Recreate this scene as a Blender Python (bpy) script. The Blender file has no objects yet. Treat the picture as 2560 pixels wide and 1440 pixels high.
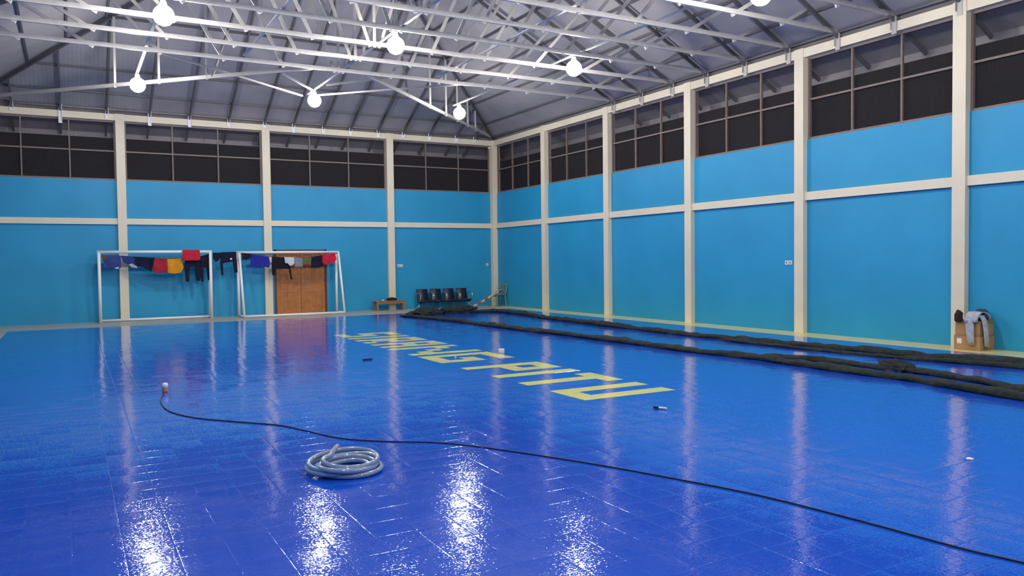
import bpy, bmesh, math, random
from mathutils import Vector, Matrix, noise
random.seed(7)
S = bpy.context.scene
COL = S.collection
# ------------------------------------------------------------------ camera
cam_d = bpy.data.cameras.new('camera'); cam = bpy.data.objects.new('camera', cam_d); COL.objects.link(cam)
cam_d.sensor_width = 36.0; cam_d.lens = 1979.6 / 2560 * 36.0; cam_d.clip_end = 200
YAW, PITCH, ROLL = 0.509, 0.0339, 0.0125
_f = Vector((math.sin(YAW)*math.cos(PITCH), math.cos(YAW)*math.cos(PITCH), -math.sin(PITCH)))
_r = Vector((math.cos(YAW), -math.sin(YAW), 0)); _d = _f.cross(_r)
_r2 = math.cos(ROLL)*_r + math.sin(ROLL)*_d; _d2 = -math.sin(ROLL)*_r + math.cos(ROLL)*_d
cam.matrix_world = Matrix(((_r2.x, -_d2.x, -_f.x, -13.2403), (_r2.y, -_d2.y, -_f.y, -25.0142), (_r2.z, -_d2.z, -_f.z, 1.57), (0, 0, 0, 1)))
S.camera = cam
# ------------------------------------------------------------------ world: night outside
W = bpy.data.worlds.new('night'); S.world = W; W.use_nodes = True
W.node_tree.nodes['Background'].inputs[0].default_value = (0.55, 0.5, 0.65, 1)
W.node_tree.nodes['Background'].inputs[1].default_value = 0.009
# ------------------------------------------------------------------ exposure
S.view_settings.view_transform = 'Standard'; S.view_settings.look = 'None'
S.view_settings.exposure = 0.0; S.view_settings.gamma = 1.0; S.view_settings.use_curve_mapping = False
S.cycles.use_denoising = True
S.cycles.max_bounces = 6; S.cycles.diffuse_bounces = 4; S.cycles.glossy_bounces = 4; S.cycles.sample_clamp_indirect = 8.0
LAMP_L = 176.0          # radiance of the lamp globes
# ------------------------------------------------------------------ materials
def mat(name, col, rough=0.6, metal=0.0, spec=0.5, var=0.0, scale=6.0, bump=0.0, bscale=40.0, coat=0.0, emis=0.0):
    m = bpy.data.materials.new(name); m.use_nodes = True
    nt = m.node_tree; b = nt.nodes['Principled BSDF']
    b.inputs['Base Color'].default_value = (*col, 1); b.inputs['Roughness'].default_value = rough
    b.inputs['Metallic'].default_value = metal; b.inputs['Specular IOR Level'].default_value = spec
    b.inputs['Coat Weight'].default_value = coat
    if emis:
        b.inputs['Emission Color'].default_value = (*col, 1); b.inputs['Emission Strength'].default_value = emis
    if var or bump:
        tc = nt.nodes.new('ShaderNodeTexCoord')
    if var:
        n = nt.nodes.new('ShaderNodeTexNoise'); n.inputs['Scale'].default_value = scale; n.inputs['Detail'].default_value = 5
        nt.links.new(tc.outputs['Object'], n.inputs['Vector'])
        r = nt.nodes.new('ShaderNodeValToRGB'); r.color_ramp.elements[0].position = .3; r.color_ramp.elements[1].position = .7
        r.color_ramp.elements[0].color = (*[c*(1-var) for c in col], 1); r.color_ramp.elements[1].color = (*[min(1, c*(1+var)) for c in col], 1)
        nt.links.new(n.outputs['Fac'], r.inputs['Fac']); nt.links.new(r.outputs['Color'], b.inputs['Base Color'])
    if bump:
        n2 = nt.nodes.new('ShaderNodeTexNoise'); n2.inputs['Scale'].default_value = bscale; n2.inputs['Detail'].default_value = 3
        nt.links.new(tc.outputs['Object'], n2.inputs['Vector'])
        bp = nt.nodes.new('ShaderNodeBump'); bp.inputs['Strength'].default_value = bump; bp.inputs['Distance'].default_value = .02
        nt.links.new(n2.outputs['Fac'], bp.inputs['Height']); nt.links.new(bp.outputs['Normal'], b.inputs['Normal'])
    return m

def court_mat(name, col, rough=0.09):
    """Glossy modular sport tiles, 25 cm: each tile sits at its own tiny tilt, with seams and a fine ribbed skin."""
    m = bpy.data.materials.new(name); m.use_nodes = True
    nt = m.node_tree; N = nt.nodes; L = nt.links; b = N['Principled BSDF']
    b.inputs['Base Color'].default_value = (*col, 1); b.inputs['Roughness'].default_value = rough
    b.inputs['IOR'].default_value = 1.5
    geo = N.new('ShaderNodeNewGeometry'); sep = N.new('ShaderNodeSeparateXYZ'); L.new(geo.outputs['Position'], sep.inputs[0])
    def math_(op, a, bb=None):
        n = N.new('ShaderNodeMath'); n.operation = op
        for i, v in enumerate((a, bb)):
            if v is None: continue
            if isinstance(v, (int, float)): n.inputs[i].default_value = v
            else: L.new(v, n.inputs[i])
        return n.outputs[0]
    T = 0.25
    u = math_('DIVIDE', math_('ADD', sep.outputs[0], 0.02), T); v = math_('DIVIDE', sep.outputs[1], T)
    iu, iv = math_('FLOOR', u), math_('FLOOR', v); fu, fv = math_('FRACT', u), math_('FRACT', v)
    cx = N.new('ShaderNodeCombineXYZ'); L.new(iu, cx.inputs[0]); L.new(iv, cx.inputs[1])
    wn = N.new('ShaderNodeTexWhiteNoise'); wn.noise_dimensions = '3D'; L.new(cx.outputs[0], wn.inputs['Vector'])
    ws = N.new('ShaderNodeSeparateColor'); L.new(wn.outputs['Color'], ws.inputs[0])
    # slow swell of the floor and fine skin
    nz = N.new('ShaderNodeTexNoise'); nz.inputs['Scale'].default_value = 1.6; nz.inputs['Detail'].default_value = 2; L.new(geo.outputs['Position'], nz.inputs['Vector'])
    zs = N.new('ShaderNodeSeparateColor'); L.new(nz.outputs['Color'], zs.inputs[0])
    nf = N.new('ShaderNodeTexNoise'); nf.inputs['Scale'].default_value = 75; nf.inputs['Detail'].default_value = 1; L.new(geo.outputs['Position'], nf.inputs['Vector'])
    nm = N.new('ShaderNodeTexNoise'); nm.inputs['Scale'].default_value = 11; nm.inputs['Detail'].default_value = 2; L.new(geo.outputs['Position'], nm.inputs['Vector'])
    ms = N.new('ShaderNodeSeparateColor'); L.new(nm.outputs['Color'], ms.inputs[0])
    fs = N.new('ShaderNodeSeparateColor'); L.new(nf.outputs['Color'], fs.inputs[0])
    TILT, SWELL, SKIN, SEAM, PIL = COURT_TILT
    def slope(terms):
        out = None
        for v, k in terms:
            t_ = math_('MULTIPLY', math_('SUBTRACT', v, .5), k); out = t_ if out is None else math_('ADD', out, t_)
        return out
    def seam(fr):
        e = math_('SUBTRACT', fr, .5); e3 = math_('POWER', math_('ABSOLUTE', math_('MULTIPLY', e, 2.0)), 40.0)
        return math_('MULTIPLY', math_('MULTIPLY', math_('SIGN', e), e3), SEAM)
    def normal(nx, ny):
        cn = N.new('ShaderNodeCombineXYZ'); L.new(nx, cn.inputs[0]); L.new(ny, cn.inputs[1]); cn.inputs[2].default_value = 1
        nn = N.new('ShaderNodeVectorMath'); nn.operation = 'NORMALIZE'; L.new(cn.outputs[0], nn.inputs[0]); return nn.outputs[0]
    cxn = slope(((ws.outputs[0], TILT), (zs.outputs[0], SWELL), (ms.outputs[0], .02))); cyn = slope(((ws.outputs[1], TILT), (zs.outputs[1], SWELL), (ms.outputs[1], .02)))
    L.new(normal(math_('ADD', cxn, math_('ADD', slope(((fs.outputs[0], .075), (fu, PIL))), seam(fu))), math_('ADD', cyn, math_('ADD', slope(((fs.outputs[1], .075), (fv, PIL))), seam(fv)))), b.inputs['Coat Normal'])
    bx = math_('ADD', math_('ADD', cxn, slope(((fs.outputs[0], SKIN),))), seam(fu)); by = math_('ADD', math_('ADD', cyn, slope(((fs.outputs[1], SKIN),))), seam(fv))
    L.new(normal(bx, by), b.inputs['Normal'])
    b.inputs['Specular IOR Level'].default_value = .12; b.inputs['Coat Weight'].default_value = .55; b.inputs['Coat Roughness'].default_value = .03; b.inputs['Coat IOR'].default_value = 1.5
    return m
COURT_TILT = (0.022, 0.012, 0.22, 0.11, 0.022)

M = {}
M['blue_wall'] = mat('blue_wall_paint', (0.017, 0.315, 0.57), .55, var=.06, scale=.9, bump=.05, bscale=60)
M['cream'] = mat('cream_paint', (0.80, 0.715, 0.54), .5, var=.03, scale=3)
M['concrete'] = mat('screed_floor', (0.46, 0.42, 0.36), .38, var=.1, scale=2.5, bump=.03)
M['yellow_margin'] = mat('yellow_floor_paint', (0.80, 0.67, 0.24), .25, var=.06, scale=3)
M['court'] = court_mat('blue_court_tiles', (0.007, 0.082, 0.60))
M['court_yellow'] = court_mat('yellow_court_paint', (0.93, 0.80, 0.10), .11)
M['dark_zinc'] = mat('darker_galvanised_steel', (0.16, 0.15, 0.155), .5, metal=.3, var=.08, scale=9)  # darker grey than zinc, for rafters, battens, top chords and some hip webs
M['bracket'] = mat('weathered_bracket_steel', (0.5, 0.47, 0.42), .5, metal=.2)
M['zinc'] = mat('galvanised_steel', (0.63, 0.60, 0.57), .42, metal=.35, var=.05, scale=9)
M['white_pipe'] = mat('white_pipe_paint', (0.93, 0.92, 0.9), .4)
M['frame'] = mat('brown_window_frame', (0.21, 0.155, 0.13), .55, var=.12, scale=12)
M['chrome'] = mat('chrome', (0.8, 0.82, 0.85), .12, metal=1)
M['black_metal'] = mat('black_perforated_metal', (0.016, 0.017, 0.04), .38, bump=.25, bscale=220)
M['black_plastic'] = mat('black_plastic', (0.012, 0.012, 0.014), .35)
M['dark_cable'] = mat('black_cable', (0.008, 0.008, 0.012), .45)
M['white_plastic'] = mat('white_plastic', (0.8, 0.8, 0.8), .4)
M['grey_plastic'] = mat('grey_plastic', (0.3, 0.3, 0.32), .4)
M['green_plastic'] = mat('green_chair_plastic', (0.14, 0.27, 0.24), .4)
M['door_wood'] = mat('varnished_orange_wood', (0.47, 0.175, 0.05), .38, var=.22, scale=7, bump=.08, bscale=25)
M['door_frame'] = mat('dark_red_wood', (0.16, 0.035, 0.02), .5, var=.15)
M['bench_wood'] = mat('bench_wood', (0.36, 0.16, 0.06), .5, var=.2, scale=9)
M['net'] = mat('dark_green_net', (0.017, 0.024, 0.023), .9, var=.5, scale=14, bump=1.0, bscale=55)
M['carton'] = mat('cardboard', (0.42, 0.24, 0.11), .8, var=.08, scale=8)
M['carton_tape'] = mat('olive_tape', (0.2, 0.21, 0.06), .5)
M['paper'] = mat('white_paper', (0.82, 0.8, 0.76), .7)
M['denim'] = mat('pale_grey_denim', (0.42, 0.44, 0.5), .9, var=.2, scale=14, bump=.4, bscale=30)
M['bottle_orange'] = mat('orange_brown_glue', (0.6, 0.26, 0.04), .4)
def globe_mat():
    """Bulb whose lower dome gives more light than the neck end."""
    m = mat('lit_globe', (1.0, 0.97, 0.93), .4, emis=LAMP_L); nt = m.node_tree; N = nt.nodes; L = nt.links
    g = N.new('ShaderNodeNewGeometry'); sp = N.new('ShaderNodeSeparateXYZ'); L.new(g.outputs['Normal'], sp.inputs[0])
    r = N.new('ShaderNodeMapRange'); r.inputs[1].default_value = -1; r.inputs[2].default_value = 1
    r.inputs[3].default_value = LAMP_L*1.7; r.inputs[4].default_value = LAMP_L*.28
    L.new(sp.outputs[2], r.inputs[0]); L.new(r.outputs[0], N['Principled BSDF'].inputs['Emission Strength'])
    return m
M['globe'] = globe_mat()
M['red_dark_cap'] = mat('dark_maroon_cloth', (0.03, 0.008, 0.012), .9)

def fabric(name, col, rough=.92):
    return mat(name, col, rough, spec=.2, var=.12, scale=18, bump=.35, bscale=45)

def roof_mat():
    m = mat('grey_metal_roof_underside', (0.42, 0.405, 0.44), .5, metal=.15)
    nt = m.node_tree; N = nt.nodes; L = nt.links; b = N['Principled BSDF']
    tc = N.new('ShaderNodeTexCoord')
    def wave(direction):
        w = N.new('ShaderNodeTexWave'); w.wave_type = 'BANDS'; w.bands_direction = direction; w.inputs['Scale'].default_value = 3.2
        w.inputs['Distortion'].default_value = 0; L.new(tc.outputs['Object'], w.inputs['Vector']); return w
    wx, wy = wave('X'), wave('Y')
    geo = N.new('ShaderNodeNewGeometry'); sp = N.new('ShaderNodeSeparateXYZ'); L.new(geo.outputs['True Normal'], sp.inputs[0])
    ab = N.new('ShaderNodeMath'); ab.operation = 'ABSOLUTE'; L.new(sp.outputs[1], ab.inputs[0])
    gt = N.new('ShaderNodeMath'); gt.operation = 'GREATER_THAN'; L.new(ab.outputs[0], gt.inputs[0]); gt.inputs[1].default_value = .2
    mx = N.new('ShaderNodeMix'); mx.data_type = 'FLOAT'; L.new(gt.outputs[0], mx.inputs[0]); L.new(wy.outputs['Fac'], mx.inputs[2]); L.new(wx.outputs['Fac'], mx.inputs[3])
    bp = N.new('ShaderNodeBump'); bp.inputs['Strength'].default_value = .12; bp.inputs['Distance'].default_value = .02
    L.new(mx.outputs[0], bp.inputs['Height']); L.new(bp.outputs['Normal'], b.inputs['Normal'])
    n = N.new('ShaderNodeTexNoise'); n.inputs['Scale'].default_value = 1.2; L.new(tc.outputs['Object'], n.inputs['Vector'])
    r = N.new('ShaderNodeValToRGB'); r.color_ramp.elements[0].position = .3; r.color_ramp.elements[1].position = .7
    r.color_ramp.elements[0].color = (.35, .325, .325, 1); r.color_ramp.elements[1].color = (.43, .40, .40, 1)
    L.new(n.outputs['Fac'], r.inputs[0]); L.new(r.outputs[0], b.inputs['Base Color'])
    return m
M['roof'] = roof_mat()

def mesh_screen_mat():
    """Dark wire mesh with diamond openings; the gaps are open to the night."""
    m = bpy.data.materials.new('wire_mesh'); m.use_nodes = True; nt = m.node_tree; N = nt.nodes; L = nt.links
    b = N['Principled BSDF']; b.inputs['Base Color'].default_value = (.055, .048, .055, 1); b.inputs['Roughness'].default_value = .7
    geo = N.new('ShaderNodeNewGeometry'); sp = N.new('ShaderNodeSeparateXYZ'); L.new(geo.outputs['Position'], sp.inputs[0])
    def ma(op, a, c):
        n = N.new('ShaderNodeMath'); n.operation = op
        for i, v in enumerate((a, c)):
            if isinstance(v, (int, float)): n.inputs[i].default_value = v
            else: L.new(v, n.inputs[i])
        return n.outputs[0]
    s = ma('ADD', sp.outputs[0], sp.outputs[1]); z = sp.outputs[2]
    def wire(v):
        return ma('LESS_THAN', ma('FRACT', ma('DIVIDE', v, .022), 0), .16)
    w = ma('MAXIMUM', wire(ma('ADD', s, z)), wire(ma('SUBTRACT', s, z)))
    tr = N.new('ShaderNodeBsdfTransparent'); mix = N.new('ShaderNodeMixShader')
    L.new(w, mix.inputs[0]); L.new(tr.outputs[0], mix.inputs[1]); L.new(b.outputs[0], mix.inputs[2])
    L.new(mix.outputs[0], N['Material Output'].inputs[0])
    return m
M['mesh'] = mesh_screen_mat()

# ------------------------------------------------------------------ mesh helpers
def box(bm, a, b):
    x0, x1 = sorted((a[0], b[0])); y0, y1 = sorted((a[1], b[1])); z0, z1 = sorted((a[2], b[2]))
    v = [bm.verts.new(p) for p in ((x0,y0,z0),(x1,y0,z0),(x1,y1,z0),(x0,y1,z0),(x0,y0,z1),(x1,y0,z1),(x1,y1,z1),(x0,y1,z1))]
    for f in ((0,3,2,1),(4,5,6,7),(0,1,5,4),(1,2,6,5),(2,3,7,6),(3,0,4,7)): bm.faces.new([v[i] for i in f])
def bar(bm, p, q, w, h, up=(0,0,1)):
    """Rectangular bar from p to q: w across, h along 'up'."""
    p, q = Vector(p), Vector(q); d = (q-p).normalized(); u = Vector(up)
    if abs(d.dot(u)) > .98: u = Vector((0,1,0))
    s = d.cross(u).normalized(); t = s.cross(d).normalized()
    v = []
    for c in (p, q):
        for a, bb in ((-1,-1),(1,-1),(1,1),(-1,1)): v.append(bm.verts.new(c + s*a*w/2 + t*bb*h/2))
    for f in ((3,2,1,0),(4,5,6,7),(0,1,5,4),(1,2,6,5),(2,3,7,6),(3,0,4,7)): bm.faces.new([v[i] for i in f])
def tube(bm, pts, r, n=10, closed=False, radii=None):
    pts = [Vector(p) for p in pts]; rings = []; prev = None
    for i, p in enumerate(pts):
        a = pts[i-1] if (i > 0 or closed) else p; c = pts[(i+1) % len(pts)] if (i < len(pts)-1 or closed) else p
        d = (c-a).normalized()
        if prev is None:
            u = Vector((0,0,1)) if abs(d.z) < .9 else Vector((1,0,0))
            prev = (u - d*u.dot(d)).normalized()
        else:
            prev = (prev - d*prev.dot(d)); prev = prev.normalized() if prev.length > 1e-6 else d.orthogonal().normalized()
        s = d.cross(prev); rr = radii[i] if radii else r
        rings.append([bm.verts.new(p + (prev*math.cos(2*math.pi*k/n) + s*math.sin(2*math.pi*k/n))*rr) for k in range(n)])
    R = len(rings)
    for i in range(R if closed else R-1):
        A, B = rings[i], rings[(i+1) % R]
        for k in range(n): bm.faces.new((A[k], A[(k+1)%n], B[(k+1)%n], B[k]))
    if not closed:
        bm.faces.new(rings[0][::-1]); bm.faces.new(rings[-1])
    return rings
def cone(bm, c, prof, n=20):
    """Lathe: prof = list of (radius, z) about vertical axis through c."""
    c = Vector(c); rings = []
    for r, z in prof: rings.append([bm.verts.new(c + Vector((r*math.cos(2*math.pi*k/n), r*math.sin(2*math.pi*k/n), z))) for k in range(n)])
    for A, B in zip(rings, rings[1:]):
        for k in range(n): bm.faces.new((A[k], A[(k+1)%n], B[(k+1)%n], B[k]))
    bm.faces.new(rings[0][::-1]); bm.faces.new(rings[-1])
def obj(name, bm, m, parent=None, smooth=False, bevel=0.0, loc=None):
    bmesh.ops.recalc_face_normals(bm, faces=bm.faces[:])
    me = bpy.data.meshes.new(name); bm.to_mesh(me); bm.free()
    me.materials.append(M[m] if isinstance(m, str) else m)
    if smooth:
        for p in me.polygons: p.use_smooth = True
    o = bpy.data.objects.new(name, me); COL.objects.link(o)
    if parent: o.parent = parent
    if loc: o.location = loc
    if bevel:
        mo = o.modifiers.new('soft_edges', 'BEVEL'); mo.width = bevel; mo.segments = 2; mo.limit_method = 'ANGLE'
    return o
def mk(name, m, fn, parent=None, **k):
    bm = bmesh.new(); fn(bm); return obj(name, bm, m, parent, **k)
def tag(o, label, cat, group=None, kind=None):
    o['label'] = label; o['category'] = cat
    if group: o['group'] = group
    if kind: o['kind'] = kind
    return o
def thing(name, label, cat, loc=(0,0,0), group=None, kind=None):
    o = bpy.data.objects.new(name, None); COL.objects.link(o); o.location = loc; o.empty_display_size = .1
    return tag(o, label, cat, group, kind)
ORD = ['first','second','third','fourth','fifth','sixth','seventh','eighth','ninth','tenth','eleventh','twelfth','thirteenth','fourteenth','fifteenth','sixteenth','seventeenth','eighteenth']

# ------------------------------------------------------------------ shell
XL, YF = -15.5, -33.8                       # left wall, front wall
XC = XL/2
T = .12                                      # wall plane sits 12 cm behind the column faces
SILL, MID, RB, RT = 4.0, 4.82, 5.67, 5.85
BY = 3.3835
xcols = [-3.851, -7.873, -11.895]
ycols = [-BY*k for k in range(1, 10)]
def struct(name, m, fn, label, cat, parent=None, **k):
    o = mk(name, m, fn, parent, **k)
    return tag(o, label, cat, None, 'structure') if parent is None else o
struct('floor', 'concrete', lambda b: box(b, (XL-.3, YF-.3, -.15), (.42, .42, 0)), 'pale screed floor margin around the blue court', 'floor')
court = struct('floor', 'court', lambda b: box(b, (-14.6, -32.6, 0.0005), (-.66, -2.25, .012)), 'glossy blue sports court tiles covering the hall floor', 'floor')
struct('trim_1', 'yellow_margin', lambda b: box(b, (-.66, -32.6, .0005), (T, -.6, .006)), 'yellow painted floor margin along the foot of the right wall', 'floor border')
# yellow lettering on the court, one mesh per letter, built of 25 cm tile cells; x = up, -y = reading direction
GL = {'S':('111','100','111','001','111'), 'I':('1','1','1','1','1'), 'R':('111','101','111','110','101'), 'A':('111','101','111','101','101'),
      'N':('10001','11001','10101','10011','10001'), 'G':('1111','1000','1011','1001','1111'), 'P':('111','101','111','100','100'),
      'T':('111','010','010','010','010'), 'U':('101','101','101','101','111')}
for ch, y0, ty in (('S',-8.13,.243),('I',-9.09,.236),('R',-9.58,.243),('A',-10.55,.243),('N',-11.48,.243),('G',-12.90,.243),('P',-14.53,.247),('I',-15.49,.25),('T',-15.98,.258),('U',-17.0,.254)):
    bm = bmesh.new()
    for r, row in enumerate(GL[ch]):
        for c, bit in enumerate(row):
            if bit == '1':
                xt = -6.98 - .26*r
                box(bm, (xt, y0-ty*c, .0121), (xt-.26, y0-ty*(c+1), .0135))
    bmesh.ops.remove_doubles(bm, verts=bm.verts[:], dist=.0005)
    o = obj('letter', bm, 'court_yellow', court); o['label'] = 'yellow painted letter ' + ch

DX0, DX1, DZ = -7.68, -6.03, 2.02            # doorway in the back wall
def wall_back(b):
    box(b, (XL-.3, T, 0), (DX0, T+.18, SILL)); box(b, (DX1, T, 0), (.3, T+.18, SILL)); box(b, (DX0, T, DZ), (DX1, T+.18, SILL))
struct('wall_back', 'blue_wall', wall_back, 'bright blue far wall behind the goals', 'wall')
struct('wall_right', 'blue_wall', lambda b: box(b, (T, T, 0), (T+.18, YF, SILL)), 'bright blue long wall on the right side of the hall', 'wall')
struct('wall_left', 'blue_wall', lambda b: box(b, (XL-T, T, 0), (XL-T-.18, YF, SILL)), 'bright blue long wall on the left side of the hall', 'wall')
struct('wall_front', 'blue_wall', lambda b: box(b, (XL-.3, YF-T, 0), (.3, YF-T-.18, RB)), 'blue wall behind the viewer', 'wall')
tn = [2]
def trim(fn, label, cat, m='cream', **k):
    o = struct('trim_%d' % tn[0], m, fn, label, cat, **k); tn[0] += 1; return o
CW = .115
side = {-3.851: 'cream column on the far wall nearest the far right corner', -7.873: 'cream column on the far wall beside the wooden door', -11.895: 'cream column on the far wall behind the left goal'}
for x in xcols: trim(lambda b: box(b, (x-CW, 0, 0), (x+CW, .26, RT+.01)), side[x], 'column')
trim(lambda b: box(b, (-.06, -.06, 0), (.26, .26, RT+.01)), 'cream corner column where the far and right walls meet', 'column')
trim(lambda b: box(b, (XL-.26, -.06, 0), (XL+.06, .26, RT+.01)), 'cream corner column where the far and left walls meet', 'column')
for i, y in enumerate(ycols):
    lab = ['cream column on the right wall, first from the far corner','cream column on the right wall, second from the far corner','cream column on the right wall, third from the far corner','cream column on the right wall beside the double switch','cream column on the right wall behind the cardboard boxes'][i] if i < 5 else 'cream column on the right wall, %s from the far corner' % ORD[i]
    trim(lambda b: box(b, (0, y-CW, 0), (.26, y+CW, RT+.01)), lab, 'column')
    trim(lambda b: box(b, (XL-.26, y-CW, 0), (XL, y+CW, RT+.01)), 'cream column on the left wall, %s from the far corner' % ORD[i], 'column')
trim(lambda b: box(b, (XL, .05, 2.75), (DX0-.3, T+.02, 2.918)) or box(b, (DX0-.3, .05, 2.75), (0, T+.02, 2.918)), 'cream horizontal band halfway up the far wall', 'beam')
trim(lambda b: box(b, (.05, .05, 2.75), (T+.02, YF, 2.918)), 'cream horizontal band halfway up the right wall', 'beam')
trim(lambda b: box(b, (XL-.05, .05, 2.75), (XL-T-.02, YF, 2.918)), 'cream horizontal band halfway up the left wall', 'beam')
trim(lambda b: box(b, (XL-.2, .015, RB), (.015, .25, RT)), 'cream ring beam along the top of the far wall', 'beam')
trim(lambda b: box(b, (.015, .25, RB), (.25, YF, RT)), 'cream ring beam along the top of the right wall', 'beam')
trim(lambda b: box(b, (XL-.015, .25, RB), (XL-.25, YF, RT)), 'cream ring beam along the top of the left wall', 'beam')
trim(lambda b: box(b, (XL, YF, RB), (0, YF-.25, RT)), 'cream ring beam along the top of the wall behind the viewer', 'beam')

# window bays between columns: brown frame, two mullions, a transom and a wire screen
wn = [1]
def window(axis, a0, a1, off, label, sgn=1):
    """axis 'x': opening in a wall of constant y=off; axis 'y': wall of constant x=off."""
    def P(s, d, z): return (s, off+d*sgn, z) if axis == 'x' else (off+d*sgn, s, z)
    f = .045
    def frame(b):
        box(b, P(a0, -.03, SILL), P(a1, .03, SILL+f)); box(b, P(a0, -.03, RB-f), P(a1, .03, RB))
        box(b, P(a0, -.03, SILL+f), P(a0+f, .03, RB-f)); box(b, P(a1-f, -.03, SILL+f), P(a1, .03, RB-f))
    o = struct('window_%d' % wn[0], 'frame', frame, label, 'window'); wn[0] += 1
    for k in (1, 2):
        s = a0 + (a1-a0)*k/3
        mk('mullion', 'frame', lambda b: box(b, P(s-.018, -.025, SILL+f), P(s+.018, .025, RB-f)), o)
    cuts = [a0+f, a0+(a1-a0)/3-.018, a0+(a1-a0)/3+.018, a0+(a1-a0)*2/3-.025, a0+(a1-a0)*2/3+.025, a1-f]
    def tr(b):
        for i in (0, 2, 4): box(b, P(cuts[i], -.022, MID-.02), P(cuts[i+1], .022, MID+.02))
    mk('transom', 'frame', tr, o)
    def scr(b): 
        v = [b.verts.new(P(s, .031, z)) for s, z in ((a0, SILL), (a1, SILL), (a1, RB), (a0, RB))]; b.faces.new(v)
    mk('mesh_screen', 'mesh', scr, o)
xb = [XL+.06] + sorted(xcols) + [-.06]
for i in range(4):
    a0 = xb[i] + (CW if i else 0); a1 = xb[i+1] - (CW if i < 3 else 0)
    window('x', a0, a1, T+.05, ['barred dark window over the far wall, left of the column behind the left goal','barred dark window over the far wall, above the gap between the goals','barred dark window over the far wall, above the wooden door','barred dark window over the far wall, above the waiting chairs'][i])
yb = [-.06] + ycols + [YF]
for i in range(10):
    a0 = yb[i] - (CW if i else 0); a1 = yb[i+1] + (CW if i < 9 else 0)
    window('y', a1, a0, T+.05, 'barred dark window over the right wall, %s bay from the far corner' % ORD[i])
    window('y', a1, a0, XL-T-.05, 'barred dark window over the left wall, %s bay from the far corner' % ORD[i], -1)

# door in the far wall
door = struct('door_1', 'door_frame', lambda b: (box(b, (DX0, T-.015, 0), (DX0+.06, T+.12, DZ)), box(b, (DX1-.06, T-.015, 0), (DX1, T+.12, DZ)), box(b, (DX0, T-.015, DZ-.05), (DX1, T+.12, DZ))), 'orange brown wooden double door in the far wall behind the right goal', 'door')
xm = (DX0+DX1)/2
for a, c in ((DX0+.06, xm-.004), (xm+.004, DX1-.06)):
    def leaf(b):
        y0, y1 = T+.02, T+.06; s = .1
        box(b, (a, y0, .01), (a+s, y1, DZ-.055)); box(b, (c-s, y0, .01), (c, y1, DZ-.055))
        for z0, z1 in ((.01,.16),(.66,.76),(.98,1.08),(DZ-.16,DZ-.055)): box(b, (a+s, y0, z0), (c-s, y1, z1))
        xmid = (a+c)/2
        box(b, (xmid-.035, y0, .16), (xmid+.035, y1, .66)); box(b, (xmid-.035, y0, 1.08), (xmid+.035, y1, DZ-.16))
    lf = mk('door_leaf', 'door_wood', leaf, door, bevel=.006)
    def panels(b):
        s = .1; xmid = (a+c)/2
        for x0, x1, z0, z1 in ((a+s, xmid-.035, .16, .66), (xmid+.035, c-s, .16, .66), (a+s, c-s, .76, .98), (a+s, xmid-.035, 1.08, DZ-.16), (xmid+.035, c-s, 1.08, DZ-.16)):
            box(b, (x0, T+.035, z0), (x1, T+.05, z1)); box(b, (x0+.035, T+.026, z0+.035), (x1-.035, T+.036, z1-.035))
    mk('door_panel', 'door_wood', panels, lf)
mk('door_handle', 'chrome', lambda b: tube(b, [(xm+.05, T+.015, .95), (xm+.05, T-.03, .95), (xm+.15, T-.03, .95)], .009, 8), door)

# ------------------------------------------------------------------ roof
SL = .53; Z0 = 5.98; OV = 1.0
HY = -XC                                     # hip apex is half the span in from each end
def zr(d): return Z0 + SL*d
def roof(b):
    a = [(OV, OV), (XL-OV, OV), (XL-OV, YF-OV), (OV, YF-OV)]
    e = [b.verts.new((x, y, zr(-OV))) for x, y in a]
    r0 = b.verts.new((XC, -HY, zr(HY))); r1 = b.verts.new((XC, YF+HY, zr(HY)))
    b.faces.new((e[0], e[1], r0)); b.faces.new((e[1], e[2], r1, r0)); b.faces.new((e[2], e[3], r1)); b.faces.new((e[3], e[0], r0, r1))
ceil = struct('ceiling', 'roof', roof, 'grey sheet metal hipped roof seen from below', 'roof')
sm = ceil.modifiers.new('thickness', 'SOLIDIFY'); sm.thickness = .03; sm.offset = 1
mk('fascia', 'roof', lambda b: (box(b, (OV, OV, zr(-OV)-.14), (OV+.03, YF-OV, zr(-OV)+.02)), box(b, (XL-OV-.03, OV, zr(-OV)-.14), (XL-OV, YF-OV, zr(-OV)+.02)), box(b, (XL-OV, OV, zr(-OV)-.14), (OV, OV+.03, zr(-OV)+.02))), ceil)
ds = [0.02] + [.63 + .86*i for i in range(9)]
for d in ds:
    h = .05; z = zr(d) - .03
    if d < HY-.2:
        mk('batten', 'dark_zinc', lambda b: bar(b, (-d, -d, z), (-d, YF+d, z), .05, h), ceil)
        mk('batten', 'dark_zinc', lambda b: bar(b, (XL+d, -d, z), (XL+d, YF+d, z), .05, h), ceil)
        mk('batten', 'dark_zinc', lambda b: bar(b, (-d, -d, z), (XL+d, -d, z), .05, h), ceil)
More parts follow.
